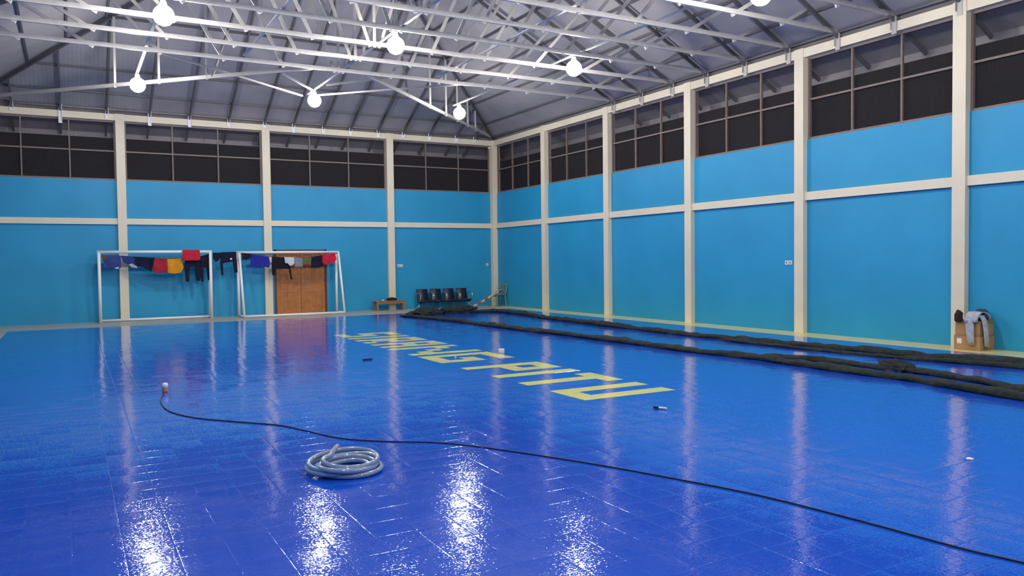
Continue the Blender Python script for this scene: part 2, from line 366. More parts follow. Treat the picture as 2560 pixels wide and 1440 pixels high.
# trusses across the hall
ytr = [-7.2 - 1.215*k for k in range(17)]
b_nodes = [1.24*i for i in range(0, 6)]
def dup(root, loc, label):
    r = root.copy(); COL.objects.link(r); r.location = loc; r['label'] = label
    for ch in list(root.children):
        c = ch.copy(); COL.objects.link(c); c.parent = r
        for g in ch.children:
            q = g.copy(); COL.objects.link(q); q.parent = c
    return r
CH = 5.975                                    # bottom chord axis
def make_truss():
    t = thing('roof_truss', '', 'roof truss', (XC, ytr[0], 0), 'roof trusses across the hall')
    H = HY
    mk('bottom_chord', 'zinc', lambda b: bar(b, (-H, 0, CH), (H, 0, CH), .045, .085), t)
    for s in (-1, 1):
        top = lambda dd: zr(dd) - .10           # dd = distance from the wall
        flat = 7.1
        mk('top_chord', 'dark_zinc', lambda b: (bar(b, (s*(H+OV-.05), 0, top(-OV+.05)), (s*(H-flat), 0, top(flat)), .045, .08), bar(b, (s*(H-flat), 0, top(flat)), (0, 0, top(flat)), .045, .08)), t)
        for i, bn in enumerate(b_nodes):
            x0 = max(bn, .09)
            z1 = lambda x: min(zr(H-x), zr(flat)) - .12
            x1 = min(bn + 1.28, H-.35)
            if i == 5: x1 = 6.9
            def web(b):
                bar(b, (s*x0, .03, CH-.06), (s*x1, .03, z1(x1)), .065, .035, up=(0,1,0))
            mk('web', 'zinc', web, t)
        mk('end_bracket', 'bracket', lambda b: (box(b, (s*(H-.012), -.05, 5.62), (s*(H+.005), .05, 6.06)), box(b, (s*(H-.05), .045, 5.7), (s*(H+.005), .05, 6.06))), t)
    mk('king_post', 'zinc', lambda b: bar(b, (0, .03, CH-.06), (0, .03, zr(7.1)-.12), .06, .035, up=(0,1,0)), t)
    return t
tr0 = make_truss()
for k, y in enumerate(ytr):
    lab = 'grey steel roof truss spanning the hall, %s from the far wall' % ORD[k]
    if k == 0: tr0['label'] = lab
    else: dup(tr0, (XC, y, 0), lab)
# hip trusses from the far corners to the first truss
for s, nm in ((1, 'right'), (-1, 'left')):
    t = thing('hip_truss', 'diagonal steel hip truss rising from the far %s corner' % nm, 'roof truss', (0, 0, 0), 'hip trusses at the far end')
    cx = 0 if s > 0 else XL
    def pt(d, z): return (cx - s*d, -d, z)
    mk('bottom_chord', 'zinc', lambda b: bar(b, pt(.1, CH), pt(7.15, CH), .05, .085), t)
    mk('hip_rafter', 'dark_zinc', lambda b: bar(b, pt(-.9, zr(-.9)-.1), pt(7.5, zr(7.5)-.1), .05, .1), t)
    for d in ((1.35, 1.9, 2.6, 3.3, 4.2) if s > 0 else (3.35, 4.25, 5.2)):
        mk('web', 'zinc', lambda b: bar(b, pt(d, CH-.06), pt(d+.01, zr(d)-.12), .05, .04), t)
    mk('web', 'dark_zinc', lambda b: bar(b, pt(5.3, CH), pt(6.3, zr(6.3)-.12), .05, .04), t)
# jack rafters under the far roof slope, each with its white bracket on the ring beam
jx = [-14.48,-13.35,-12.21,-11.12,-10.05,-8.95,-7.9,-7.02,-6.08,-5.19,-4.26,-3.38,-2.43,-1.43,-.72]
blen = [.30,.56,.36,.48,.44,.34,.3,.4,.36,.36,.36,.34,.34,.34,.3]
for i, x in enumerate(jx):
    L_ = min(-x, x-XL) - .1
    L_ = min(L_, 7.1)
    t = thing('jack_rafter', 'steel jack rafter under the far roof slope, %s from the far left corner' % ORD[i], 'rafter', (x, 0, 0), 'jack rafters under the far roof slope')
    mk('rafter', 'dark_zinc', lambda b: bar(b, (0, OV-.05, zr(-OV+.05)-.10), (0, -L_, zr(L_)-.10), .045, .09), t)
    mk('bracket', 'white_pipe', lambda b: (box(b, (-.045, -.012, 6.06-blen[i]), (.045, .005, 6.08)), box(b, (.035, -.05, 6.1-blen[i]), (.045, 0, 6.06))), t)
    if 1.5 < L_:
        mk('web', 'zinc', lambda b: bar(b, (0, -.9, zr(.9)-.12), (.0, -.05, 5.98), .045, .035), t)
# longitudinal ties lying on the bottom chords, and the flat braces of the hip bay
for x, lab, y0 in ((-11.75,'steel tie strap running the length of the roof above the left row of lamps', -4.3), (-9.85,'steel tie strap running the length of the roof between the left and middle lamps', -7.3), (-7.62,'steel tie strap running the length of the roof above the middle row of lamps', -4.0), (-5.37,'steel tie strap running the length of the roof between the middle and right lamps', -7.3), (-3.52,'steel tie strap running the length of the roof above the right row of lamps', -4.3)):
    tag(mk('tie_strap', 'zinc', lambda b: bar(b, (x, y0, 6.04), (x, -27.6, 6.04), .06, .025)), lab, 'roof tie', 'tie straps along the roof')
for p, q, lab in (((-11.78,-6.97),(-7.75,-3.95),'pale roof brace slanting from the first truss above the far left lamp'), ((-4.2,-7.05),(-7.55,-4.05),'pale roof brace slanting from the first truss above the far right lamp'),
                  ((-6.3,-6.75),(-7.55,-5.5),'short pale roof brace to the right of the far middle lamp'), ((-8.75,-6.0),(-7.7,-4.75),'short pale roof brace to the left of the far middle lamp')):
    tag(mk('roof_brace', 'zinc', lambda b: bar(b, (*p, 6.06), (*q, 6.0), .05, .04)), lab, 'roof brace', 'braces in the far roof bay')

# ------------------------------------------------------------------ lamps
GR = .17
def make_lamp():
    t = thing('hanging_lamp', '', 'lamp', (0, 0, 0), 'white globe lamps under the roof')
    bm = bmesh.new(); bmesh.ops.create_uvsphere(bm, u_segments=20, v_segments=12, radius=GR)
    obj('globe', bm, 'globe', t, smooth=True)
    mk('socket', 'white_plastic', lambda b: cone(b, (0, 0, 0), [(.05, GR-.02), (.06, GR+.01), (.045, GR+.07), (.02, GR+.09)], 16), t, smooth=False)
    mk('drop_rod', 'zinc', lambda b: tube(b, [(0, 0, GR+.08), (0, 0, .30)], .012, 8), t)
    return t
rows = [(-4.7, 'far'), (-10.5, 'second'), (-15.85, 'third'), (-21.6, 'fourth'), (-27.2, 'fifth')]
first = None
for y, rn in rows:
    for x, cn in ((-11.75, 'left'), (-7.64, 'middle'), (-3.53, 'right')):
        rname = 'row nearest the far wall' if rn == 'far' else '%s row from the far wall' % rn
        lab = 'glowing white globe lamp, %s one in the %s' % (cn, rname)
        if first is None: first = make_lamp(); first.location = (x, y, 5.75); first['label'] = lab
        else: dup(first, (x, y, 5.75), lab)

# ------------------------------------------------------------------ goals
def goal(label, x0, x1, mouth_y, top_y, base_y, h, base_at):
    """mouth frame at mouth_y; rear frame from (top_y, h) down to base_y."""
    t = thing('futsal_goal', label, 'goal', ((x0+x1)/2, mouth_y, 0), 'futsal goals by the far wall')
    X = (x1-x0)/2; ty, by = top_y-mouth_y, base_y-mouth_y; r = .042
    mk('crossbar', 'white_pipe', lambda b: tube(b, [(-X-r, 0, h), (X+r, 0, h)], r, 12), t, smooth=True)
    for s in (-1, 1):
        mk('post', 'white_pipe', lambda b: tube(b, [(s*X, 0, 0.002), (s*X, 0, h)], r, 12), t, smooth=True)
        mk('rear_post', 'white_pipe', lambda b: tube(b, [(s*X, by, .03), (s*X, ty, h)], .036, 12), t, smooth=True)
        mk('top_stay', 'white_pipe', lambda b: tube(b, [(s*X, 0, h), (s*X, ty, h)], .032, 10), t, smooth=True)
        mk('bottom_stay', 'white_pipe', lambda b: tube(b, [(s*X, 0, .035), (s*X, by, .035)], .03, 10), t, smooth=True)
    mk('rear_top_bar', 'white_pipe', lambda b: tube(b, [(-X, ty, h), (X, ty, h)], .036, 10), t, smooth=True)
    mk('base_bar', 'white_pipe', lambda b: tube(b, [(-X, by, .04), (X, by, .04)], .036, 10), t, smooth=True)
    return t
goal('white tubular goal on the left, hung with washing, in front of the blue wall', -12.53, -9.63, -.43, -.3, -.06, 1.96, 'rear')
goal('white tubular goal on the right, turned round, in front of the wooden door', -8.8, -5.78, -.1, -.36, -.92, 1.93, 'front')

# ------------------------------------------------------------------ washing
def cloth(name, label, cat, poly, col, y=-.40, group='washing hung on the goals', amp=.018, thick=.012, seedv=0, parent=None):
    bm = bmesh.new()
    P = []
    for i in range(len(poly)):
        a, c = Vector(poly[i]), Vector(poly[(i+1) % len(poly)]); n = max(1, int((c-a).length/.05))
        for k in range(n): P.append(a.lerp(c, k/n))
    vs = [bm.verts.new((p.x, 0, p.y)) for p in P]
    es = [bm.edges.new((vs[i], vs[(i+1) % len(vs)])) for i in range(len(vs))]
    bmesh.ops.triangle_fill(bm, edges=es, use_beauty=True, use_dissolve=False)
    xs = [p.x for p in P]; zs = [p.y for p in P]
    def cut(no, lo, hi):
        v = lo + .04
        while v < hi - .01:
            co = (v, 0, 0) if no[0] else (0, 0, v)
            bmesh.ops.bisect_plane(bm, geom=bm.verts[:]+bm.edges[:]+bm.faces[:], plane_co=co, plane_no=no); v += .04
    cut((1,0,0), min(xs), max(xs)); cut((0,0,1), min(zs), max(zs))
    zt = max(zs); rnd = random.Random(seedv+int(abs(poly[0][0])*97)); ph = rnd.random()*6; kx = rnd.uniform(14, 24)
    for v in bm.verts:
        d = (zt - v.co.z)
        v.co.y = amp*min(1, d*5)*math.sin(kx*v.co.x + ph + 2*d) + .03*(noise.noise(Vector((v.co.x*5, seedv, v.co.z*5))))
    o = obj(name, bm, fabric('cloth_'+name, col), parent, smooth=True)
    cxm = sum(xs)/len(xs)
    if parent is None:
        for v in o.data.vertices: v.co.x -= cxm; v.co.z -= zt
        o.location = (cxm, y, zt)
    so = o.modifiers.new('thickness', 'SOLIDIFY'); so.thickness = thick; so.offset = 0
    if parent is None: tag(o, label, cat, group)
    return o
def line(name, label, pts):
    tag(mk(name, 'dark_cable', lambda b: tube(b, pts, .006, 6)), label, 'clothesline', 'clotheslines tied to the goals')
line('clothesline', 'thin line carrying washing under the bar of the left goal', [(-12.5,-.40,1.88),(-12.0,-.40,1.85),(-11.4,-.40,1.81),(-10.9,-.40,1.77),(-10.4,-.40,1.77),(-9.9,-.40,1.82),(-9.58,-.39,1.90),(-9.2,-.40,1.93),(-8.8,-.36,1.92)])
line('clothesline', 'thin line carrying washing under the bar of the right goal', [(-8.8,-.40,1.92),(-8.4,-.40,1.87),(-7.9,-.40,1.80),(-7.3,-.40,1.76),(-6.7,-.40,1.77),(-6.2,-.40,1.84),(-5.8,-.37,1.90)])
navy=(.012,.014,.035); red=(.55,.025,.045)
cloth('rag', 'small brown rag at the left end of the washing', 'cloth', [(-12.47,1.87),(-12.34,1.87),(-12.36,1.72),(-12.42,1.70)], (.16,.07,.03))
t_ = cloth('shirt', 'blue grey shirt, first garment from the left on the left goal', 'shirt', [(-12.36,1.86),(-11.98,1.84),(-11.98,1.52),(-12.08,1.50),(-12.45,1.52),(-12.40,1.70)], (.045,.07,.24))
cloth('trim_tag', '', '', [(-12.15,1.53),(-12.05,1.55),(-12.06,1.49),(-12.14,1.48)], (.6,.62,.68), parent=t_)
pt_ = t_.children[0]; pt_.name = 'white_hem'; pt_.location = (12.20, -.02, -1.86)
t_ = cloth('shirt', 'dark blue shirt with a dangling pale sleeve over the cream column', 'shirt', [(-11.98,1.84),(-11.66,1.83),(-11.62,1.66),(-11.68,1.52),(-11.80,1.60),(-11.93,1.68)], (.03,.05,.2))
cloth('pale_sleeve', '', '', [(-11.80,1.60),(-11.70,1.64),(-11.58,1.55),(-11.57,1.50),(-11.70,1.52)], (.5,.44,.55), parent=t_)
pt_ = t_.children[0]; pt_.location = (11.78, -.025, -1.84)
cloth('shirt', 'black navy shirt hanging as a triangle beside the dark red cloth', 'shirt', [(-11.66,1.82),(-11.12,1.80),(-11.16,1.60),(-11.22,1.40),(-11.45,1.55),(-11.62,1.58)], navy)
cloth('towel', 'dark red square cloth between the navy shirt and the orange cloth', 'cloth', [(-11.14,1.78),(-10.80,1.77),(-10.80,1.36),(-11.14,1.36),(-11.19,1.48),(-11.17,1.65)], (.40,.025,.045))
cloth('towel', 'orange yellow cloth on the left goal', 'cloth', [(-10.79,1.77),(-10.42,1.77),(-10.36,1.50),(-10.44,1.36),(-10.60,1.33),(-10.79,1.36)], (.72,.30,.02))
cloth('towel', 'bright red cloth thrown over the bar of the left goal', 'cloth', [(-10.39,2.015),(-9.93,2.015),(-9.91,1.72),(-10.02,1.70),(-10.41,1.70)], red, y=-.49)
cloth('trousers', 'black trousers hanging below the bright red cloth', 'trousers', [(-10.32,1.78),(-9.92,1.80),(-9.93,1.12),(-10.03,1.12),(-10.07,1.52),(-10.20,1.52),(-10.22,1.08),(-10.31,1.10),(-10.34,1.50)], navy)
cloth('trousers', 'black trousers hanging beside the right post of the left goal', 'trousers', [(-9.90,1.82),(-9.60,1.92),(-9.60,1.14),(-9.70,1.12),(-9.74,1.50),(-9.82,1.50),(-9.82,1.07),(-9.90,1.10),(-9.94,1.50)], navy, y=-.35)
cloth('shorts', 'black shorts hanging just right of the left goal', 'shorts', [(-9.55,1.93),(-9.32,1.93),(-9.32,1.80),(-9.42,1.68),(-9.50,1.66),(-9.56,1.78)], navy)
t_ = cloth('trousers', 'black trousers with a white mark hanging between the goals', 'trousers', [(-9.32,1.94),(-8.90,1.95),(-8.87,1.34),(-8.96,1.32),(-9.0,1.66),(-9.28,1.62),(-9.28,1.26),(-9.33,1.26),(-9.36,1.60)], navy)
mk('white_badge', 'paper', lambda b: cone(b, (0,0,0), [(.03,-.004),(.03,.004)], 12), t_).matrix_local = Matrix.Translation((.07, -.035, -.21)) @ Matrix.Rotation(math.pi/2, 4, 'X')
cloth('rag', 'pale grey rag tied by the left post of the right goal', 'cloth', [(-8.87,1.95),(-8.77,1.94),(-8.78,1.70),(-8.83,1.66),(-8.87,1.78)], (.5,.53,.58))
cloth('shirt', 'small black garment bunched under the left end of the right goal bar', 'shirt', [(-8.73,1.91),(-8.45,1.88),(-8.48,1.78),(-8.60,1.72),(-8.72,1.74)], navy)
cloth('shorts', 'royal blue shorts on the right goal', 'shorts', [(-8.46,1.87),(-7.95,1.79),(-7.92,1.55),(-7.95,1.47),(-8.16,1.50),(-8.20,1.46),(-8.50,1.52),(-8.49,1.64)], (.025,.03,.30))
cloth('sock', 'little white cloth between the royal blue shorts and the black shirt', 'sock', [(-7.92,1.74),(-7.87,1.74),(-7.86,1.62),(-7.90,1.60)], (.6,.6,.62))
t_ = cloth('shirt', 'black shirt with long hanging strings on the right goal', 'shirt', [(-7.86,1.79),(-7.30,1.77),(-7.30,1.42),(-7.76,1.42),(-7.78,1.22),(-7.86,1.24),(-7.88,1.50)], (.014,.012,.022))
cloth('hanging_string', '', '', [(-7.36,1.43),(-7.29,1.43),(-7.26,1.20),(-7.25,1.10),(-7.31,1.10),(-7.33,1.25)], (.05,.014,.012), parent=t_)
t_.children[0].location = (7.61, 0, -1.79)
cloth('gloves', 'white crumpled gloves hanging in front of the wooden door', 'gloves', [(-7.50,1.78),(-7.20,1.77),(-7.19,1.60),(-7.26,1.53),(-7.32,1.50),(-7.38,1.58),(-7.48,1.60)], (.62,.68,.72), y=-.45)
cloth('towel', 'grey cloth beside the white gloves', 'cloth', [(-7.19,1.77),(-6.90,1.76),(-6.92,1.47),(-7.18,1.47)], (.25,.26,.28))
cloth('towel', 'olive green cloth beside the black shorts', 'cloth', [(-6.92,1.76),(-6.66,1.76),(-6.67,1.62),(-6.74,1.54),(-6.88,1.56)], (.14,.15,.07), y=-.43)
cloth('shorts', 'black shorts next to the red cloth on the right goal', 'shorts', [(-6.67,1.77),(-6.30,1.83),(-6.28,1.52),(-6.40,1.44),(-6.66,1.44)], navy)
cloth('towel', 'red cloth at the right end of the right goal', 'cloth', [(-6.32,1.84),(-5.92,1.90),(-5.88,1.72),(-5.94,1.58),(-6.10,1.58),(-6.24,1.52),(-6.32,1.60)], (.6,.02,.05), y=-.45)

# ------------------------------------------------------------------ low bench and bag
t = thing('wooden_bench', 'low wooden bench at the foot of the far wall, holding a dark bag', 'bench', (-4.04, -.2, 0))
mk('bench_top', 'bench_wood', lambda b: box(b, (-.52, -.17, .285), (.5, .17, .32)), t, bevel=.005)
for sx in (-1, 1):
    for sy in (-1, 1):
        mk('leg', 'bench_wood', lambda b: box(b, (sx*.46-.03, sy*.14-.025, 0), (sx*.46+.03, sy*.14+.025, .285)), t, bevel=.004)
mk('apron', 'bench_wood', lambda b: (box(b, (-.43, -.15, .225), (.43, -.13, .285)), box(b, (-.43, .13, .225), (.43, .15, .285))), t)
def lump(name, label, cat, c, r, m, seedv, flat=True, amp=.25, group=None):
    bm = bmesh.new(); bmesh.ops.create_icosphere(bm, subdivisions=4, radius=1)
    for v in bm.verts:
        n = 1 + amp*noise.noise(v.co*1.7 + Vector((seedv, 0, 0))) + amp*.5*noise.noise(v.co*4 + Vector((0, seedv, 0)))
        v.co = Vector((v.co.x*r[0]*n, v.co.y*r[1]*n, max(v.co.z*r[2]*n, -r[2]*.6)))
    lo = min(v.co.z for v in bm.verts)
    for v in bm.verts: v.co.z -= lo
    return tag(obj(name, bm, m, smooth=True, loc=c), label, cat, group)
lump('bag', 'dark crumpled bag lying on the low wooden bench', 'bag', (-3.97, -.2, .3205), (.19, .11, .06), 'red_dark_cap', 3)
lump('paper_scrap', 'tiny white crumple on the left part of the low bench', 'paper', (-4.26, -.2, .3205), (.035, .03, .022), 'paper', 5)

# ------------------------------------------------------------------ waiting chairs
t = thing('waiting_chairs', 'row of four black perforated metal waiting seats with chrome arms', 'chair', (-2.1, -.3, 0))
mk('seat_beam', 'black_metal', lambda b: box(b, (-.98, -.06, .2), (.98, .0, .25)), t)
for i in range(4):
    x0 = -.94 + i*.488; x1 = x0 + .40
    def shell(b):
        prof = [(-.26, .27), (-.2, .30), (0.05, .275), (.1, .31), (.15, .45), (.19, .63), (.2, .66)]
        for (ya, za), (yb_, zb) in zip(prof, prof[1:]):
            for x in range(1): pass
            v = [b.verts.new(p) for p in ((x0, ya, za), (x1, ya, za), (x1, yb_, zb), (x0, yb_, zb))]; b.faces.new(v)
        bmesh.ops.remove_doubles(b, verts=b.verts[:], dist=.001)
    sh = mk('seat', 'black_metal', shell, t, smooth=True)
    so = sh.modifiers.new('thickness', 'SOLIDIFY'); so.thickness = .018
    for xs_ in ((x0-.022, x1+.022)):
        mk('armrest', 'chrome', lambda b: tube(b, [(xs_, .13, .36), (xs_, .11, .5), (xs_, .05, .53), (xs_, -.17, .52), (xs_, -.24, .47), (xs_, -.2, .3), (xs_, -.02, .25)], .013, 8), t, smooth=True)
for sx in (-1, 1):
    mk('leg', 'chrome', lambda b: (tube(b, [(sx*.86, -.03, .2), (sx*.95, -.03, .1), (sx*1.0, -.03, .03)], .022, 8), tube(b, [(sx*1.0, -.27, .02), (sx*1.0, -.2, .05), (sx*1.0, .15, .05), (sx*1.0, .22, .02)], .02, 8)), t, smooth=True)

# ------------------------------------------------------------------ green plastic chair and rolled mat in the corner
t = thing('plastic_chair', 'green plastic chair standing in the far right corner', 'chair', (-.2, -.62, 0))
t.rotation_euler = (0, 0, math.radians(-78))
mk('seat', 'green_plastic', lambda b: (box(b, (-.21, -.21, .39), (.21, .21, .415)), box(b, (-.2, -.2, .345), (.2, -.185, .39)), box(b, (-.2, .185, .345), (.2, .2, .39))), t, bevel=.008)
for sx in (-1, 1):
    for sy in (-1, 1):
        mk('leg', 'green_plastic', lambda b: bar(b, (sx*.21, sy*.22, 0), (sx*.18, sy*.175, .39), .055, .05), t, bevel=.01)
def cback(b):
    for i in range(5):
        x = -.16 + i*.08; bar(b, (x, .19, .42), (x*1.05, .27, .76), .04, .015, up=(0,1,0))
    bar(b, (-.2, .275, .77), (.2, .275, .77), .02, .06); bar(b, (-.2, .2, .43), (-.21, .275, .78), .04, .02, up=(0,1,0)); bar(b, (.2, .2, .43), (.21, .275, .78), .04, .02, up=(0,1,0))
mk('backrest', 'green_plastic', cback, t, bevel=.006)
def mat_roll():
    m = mat('patterned_mat', (.5, .3, .2), .8); nt = m.node_tree; N = nt.nodes; L = nt.links
    tc = N.new('ShaderNodeTexCoord'); n = N.new('ShaderNodeTexVoronoi'); n.inputs['Scale'].default_value = 11; L.new(tc.outputs['Object'], n.inputs['Vector'])
    sp = N.new('ShaderNodeSeparateColor'); L.new(n.outputs['Color'], sp.inputs[0])
    r = N.new('ShaderNodeValToRGB'); r.color_ramp.interpolation = 'CONSTANT'
    r.color_ramp.elements[0].color = (.35, .07, .05, 1); r.color_ramp.elements[1].position = .35; r.color_ramp.elements[1].color = (.5, .33, .2, 1)
    e = r.color_ramp.elements.new(.65); e.color = (.62, .5, .42, 1)
    L.new(sp.outputs[0], r.inputs[0]); L.new(r.outputs[0], N['Principled BSDF'].inputs['Base Color']); return m
MR = mat_roll()
tag(mk('rolled_mat', MR, lambda b: tube(b, [(-1.30, -.9, .055), (-.9, -.86, .215), (-.5, -.82, .40), (-.13, -.78, .57)], .045, 14, radii=[.035, .04, .045, .05]), smooth=True), 'rolled red and beige patterned mat leaning on the green chair', 'mat')

# ------------------------------------------------------------------ bunched nets on the court
def strand(path, r0, seedv, parent):
    pts = [Vector((x, y, 0)) for x, y in path]; dense = []
    for a, c in zip(pts, pts[1:]):
        n = max(2, int((c-a).length/.05))
        for k in range(n): dense.append(a.lerp(c, k/n))
    dense.append(pts[-1])
    # smooth the polyline
    for _ in range(14): dense = [dense[0]] + [(dense[i-1]+dense[i]*2+dense[i+1])/4 for i in range(1, len(dense)-1)] + [dense[-1]]
    bm = bmesh.new(); n = 14; rings = []
    for i, p in enumerate(dense):
        d = (dense[min(i+1, len(dense)-1)] - dense[max(i-1, 0)]).normalized(); s = Vector((d.y, -d.x, 0))
        e = min(1, (i+1)/8, (len(dense)-i)/8)
        big = 1 + .3*noise.noise(Vector((i*.045, seedv, 0))) + .25*noise.noise(Vector((i*.21, seedv, 7)))
        ring = []
        for k in range(n):
            a = 2*math.pi*k/n; r = r0*big*e*(1 + .38*noise.noise(Vector((math.cos(a)*1.6+i*.13, math.sin(a)*1.6, seedv*3.1+i*.05))) + .16*noise.noise(Vector((math.cos(a)*5+i*.4, math.sin(a)*5, seedv))))
            w = math.cos(a)*r*1.25; h = math.sin(a)*r*.8
            ring.append(bm.verts.new(p + s*w + Vector((0, 0, max(.014, h + r0*.62*big*e)))))
        rings.append(ring)
    for A, B in zip(rings, rings[1:]):
        for k in range(n): bm.faces.new((A[k], A[(k+1)%n], B[(k+1)%n], B[k]))
    bm.faces.new(rings[0][::-1]); bm.faces.new(rings[-1])
    return obj('net_strand', bm, 'net', parent, smooth=True)
t = thing('safety_net', 'long bunched dark net laid in strands along the right side of the court', 'net', (0, 0, 0))
strand([(-4.85,-3.35),(-4.1,-3.1),(-3.34,-3.15),(-2.7,-3.35),(-2.1,-3.35),(-1.75,-3.75),(-1.8,-5.3),(-2.05,-6.64),(-2.15,-8.3),(-2.24,-9.8),(-2.29,-11.4),(-2.33,-12.9),(-2.2,-14.5),(-2.13,-15.3),(-2.02,-16),(-1.93,-16.84),(-1.86,-17.4),(-1.78,-17.92),(-1.64,-18.87),(-1.45,-20.5),(-1.3,-22.5)], .074, 1.3, t)
strand([(-2.40,-13.6),(-2.46,-14.7),(-2.44,-15.6),(-2.36,-16.24),(-2.30,-17.1),(-2.2,-17.76),(-2.08,-18.1),(-1.9,-19),(-1.75,-20.5),(-1.7,-22)], .05, 4.7, t)
strand([(-4.95,-3.4),(-4.72,-4.34),(-4.58,-5.45),(-4.48,-6.5),(-4.47,-8.1),(-4.4,-9.97),(-4.28,-11.05),(-4.25,-12.2),(-4.2,-13.44),(-4.22,-14.88),(-4.12,-15.57),(-4.05,-16.21),(-4.1,-16.95),(-4.12,-17.5),(-4.14,-18.04),(-4.1,-18.86),(-4.25,-19.62),(-4.36,-20.3),(-4.5,-22)], .068, 8.1, t)
strand([(-4.0,-15.9),(-3.82,-16.36),(-3.64,-16.64),(-3.46,-16.95),(-3.46,-17.39),(-3.48,-18.04),(-3.42,-18.47),(-3.47,-18.94),(-3.6,-19.48),(-3.79,-20.02),(-4.0,-21.5)], .058, 11.9, t)
def heap(c, r, seedv):
    bm = bmesh.new(); bmesh.ops.create_icosphere(bm, subdivisions=4, radius=1)
    for v in bm.verts:
        q = 1 + .45*noise.noise(v.co*2.6 + Vector((seedv,0,0))) + .3*noise.noise(v.co*6 + Vector((0,seedv,0)))
        v.co = Vector((v.co.x*r[0]*q, v.co.y*r[1]*q, max(.0, v.co.z*r[2]*q))) + Vector((c[0], c[1], .014))
    obj('net_heap', bm, 'net', t, smooth=True)
heap((-4.0, -3.2), (.55, .35, .17), 2.2); heap((-2.9, -3.15), (.6, .32, .2), 5.2); heap((-3.43, -18.2), (.11, .3, .13), 9)

# ------------------------------------------------------------------ coiled hose
def hose(b):
    rnd = random.Random(11); pts = []; turns = 8; n = 46
    par = [(rnd.uniform(-.045,.045), rnd.uniform(-.04,.04), rnd.uniform(.13,.268), rnd.uniform(-.18,.18), rnd.uniform(-.18,.18)) for _ in range(turns+2)]
    for i in range(turns*n):
        f = i/n; k = int(f); u = f-k; u = u*u*(3-2*u); a = 2.0 - 2*math.pi*f
        P0, P1 = par[k], par[k+1]; q = [P0[j]+(P1[j]-P0[j])*u for j in range(5)]
        r = q[2]; z = .0345 + .0085*f + r*(q[3]*math.cos(a)+q[4]*math.sin(a))*.55
        pts.append((q[0]+r*math.cos(a), q[1]+r*math.sin(a), max(.0325, z)))
    e = Vector(pts[-1]); d = (e-Vector(pts[-6])).normalized()
    pts += [tuple(e + d*s + Vector((0,0,.3*s))) for s in (.03,.07,.11,.14)]
    tube(b, pts, .0195, 10)
M['hose'] = mat('clear_pvc_hose', (0.25, 0.32, 0.47), .16, coat=.6)
tag(mk('hose_coil', 'hose', hose, smooth=True, loc=(-11.455, -19.27, 0)), 'coil of pale grey plastic hose lying on the blue court', 'hose')
# ------------------------------------------------------------------ cable and small things on the court
cp = [(-12.28,-14.56),(-12.36,-15.03),(-12.38,-15.44),(-12.37,-15.75),(-12.31,-16.08),(-12.13,-16.5),(-11.75,-16.99),(-11.51,-17.3),(-11.37,-17.65),(-11.18,-18.16),(-10.89,-18.49),(-10.5,-18.8),(-10.2,-19.26),(-9.8,-20.07),(-9.53,-20.75),(-9.34,-21.31),(-9.22,-21.98),(-9.15,-22.54),(-9.08,-22.82),(-8.9,-23.6),(-8.8,-25)]
def cable(b):
    d = []
    P = [Vector((x, y, .018)) for x, y in cp]
    for i in range(len(P)-1):
        p0, p1, p2, p3 = P[max(0,i-1)], P[i], P[i+1], P[min(len(P)-1,i+2)]
        for k in range(8):
            t_ = k/8; d.append(.5*((2*p1)+(p2-p0)*t_+(2*p0-5*p1+4*p2-p3)*t_**2+(3*p1-p0-3*p2+p3)*t_**3))
    tube(b, d, .0055, 8)
tag(mk('power_cable', 'dark_cable', cable, smooth=True), 'thin black cable snaking across the blue court past the hose', 'cable')
t = thing('glue_bottle', 'small white topped bottle standing on the court at the cable end', 'bottle', (-12.255, -14.45, .012))
mk('bottle_body', 'bottle_orange', lambda b: cone(b, (0,0,0), [(.03,0),(.034,.008),(.034,.05),(.03,.055)], 20), t, smooth=True)
mk('cap', 'white_plastic', lambda b: cone(b, (0,0,0), [(.036,.05),(.036,.085),(.03,.108),(.012,.115)], 20), t, smooth=True)
t = thing('tape_roll', 'white roll standing on the court beside the yellow letter G', 'roll', (-6.87, -13.2, .012))
mk('roll_body', 'paper', lambda b: cone(b, (0,0,0), [(.05,0),(.052,.004),(.052,.066),(.05,.07)], 24), t, smooth=False)
mk('roll_core', 'carton', lambda b: cone(b, (0,0,0), [(.02,.0702),(.02,.0712)], 16), t)
def pen(name, label, p, q, mb, mc, group):
    p, q = Vector(p), Vector(q); t = thing(name, label, 'marker pen', p, group); d = q-p; L = d.length; u = d/L
    mk('barrel', mb, lambda b: tube(b, [u*.06*(L/.15), u*L*.97, u*L], .012, 10, radii=[.012, .012, .009]), t, smooth=True)
    mk('pen_cap', mc, lambda b: tube(b, [Vector((0,0,0)), u*.01, u*.062*(L/.15)], .013, 10, radii=[.009, .013, .0135]), t, smooth=True)
pen('marker_pen', 'black marker pen lying on the court left of the yellow letters', (-9.19,-12.83,.026), (-9.02,-12.80,.026), 'black_plastic', 'black_plastic', 'marker pens on the court')
pen('marker_pen', 'marker pen with white barrel and black cap lying nearest the letter U', (-7.945,-18.53,.026), (-7.89,-18.68,.026), 'white_plastic', 'black_plastic', 'marker pens on the court')
lump('paper_scrap', 'white scrap lying alone on the right of the court near the viewer', 'paper', (-7.275, -21.47, .0125), (.03, .022, .008), 'paper', 8, amp=.4)
lump('paper_scrap', 'tiny white scrap lying on the yellow letter G', 'paper', (-7.8, -13.35, .014), (.016, .014, .012), 'paper', 9, amp=.4)

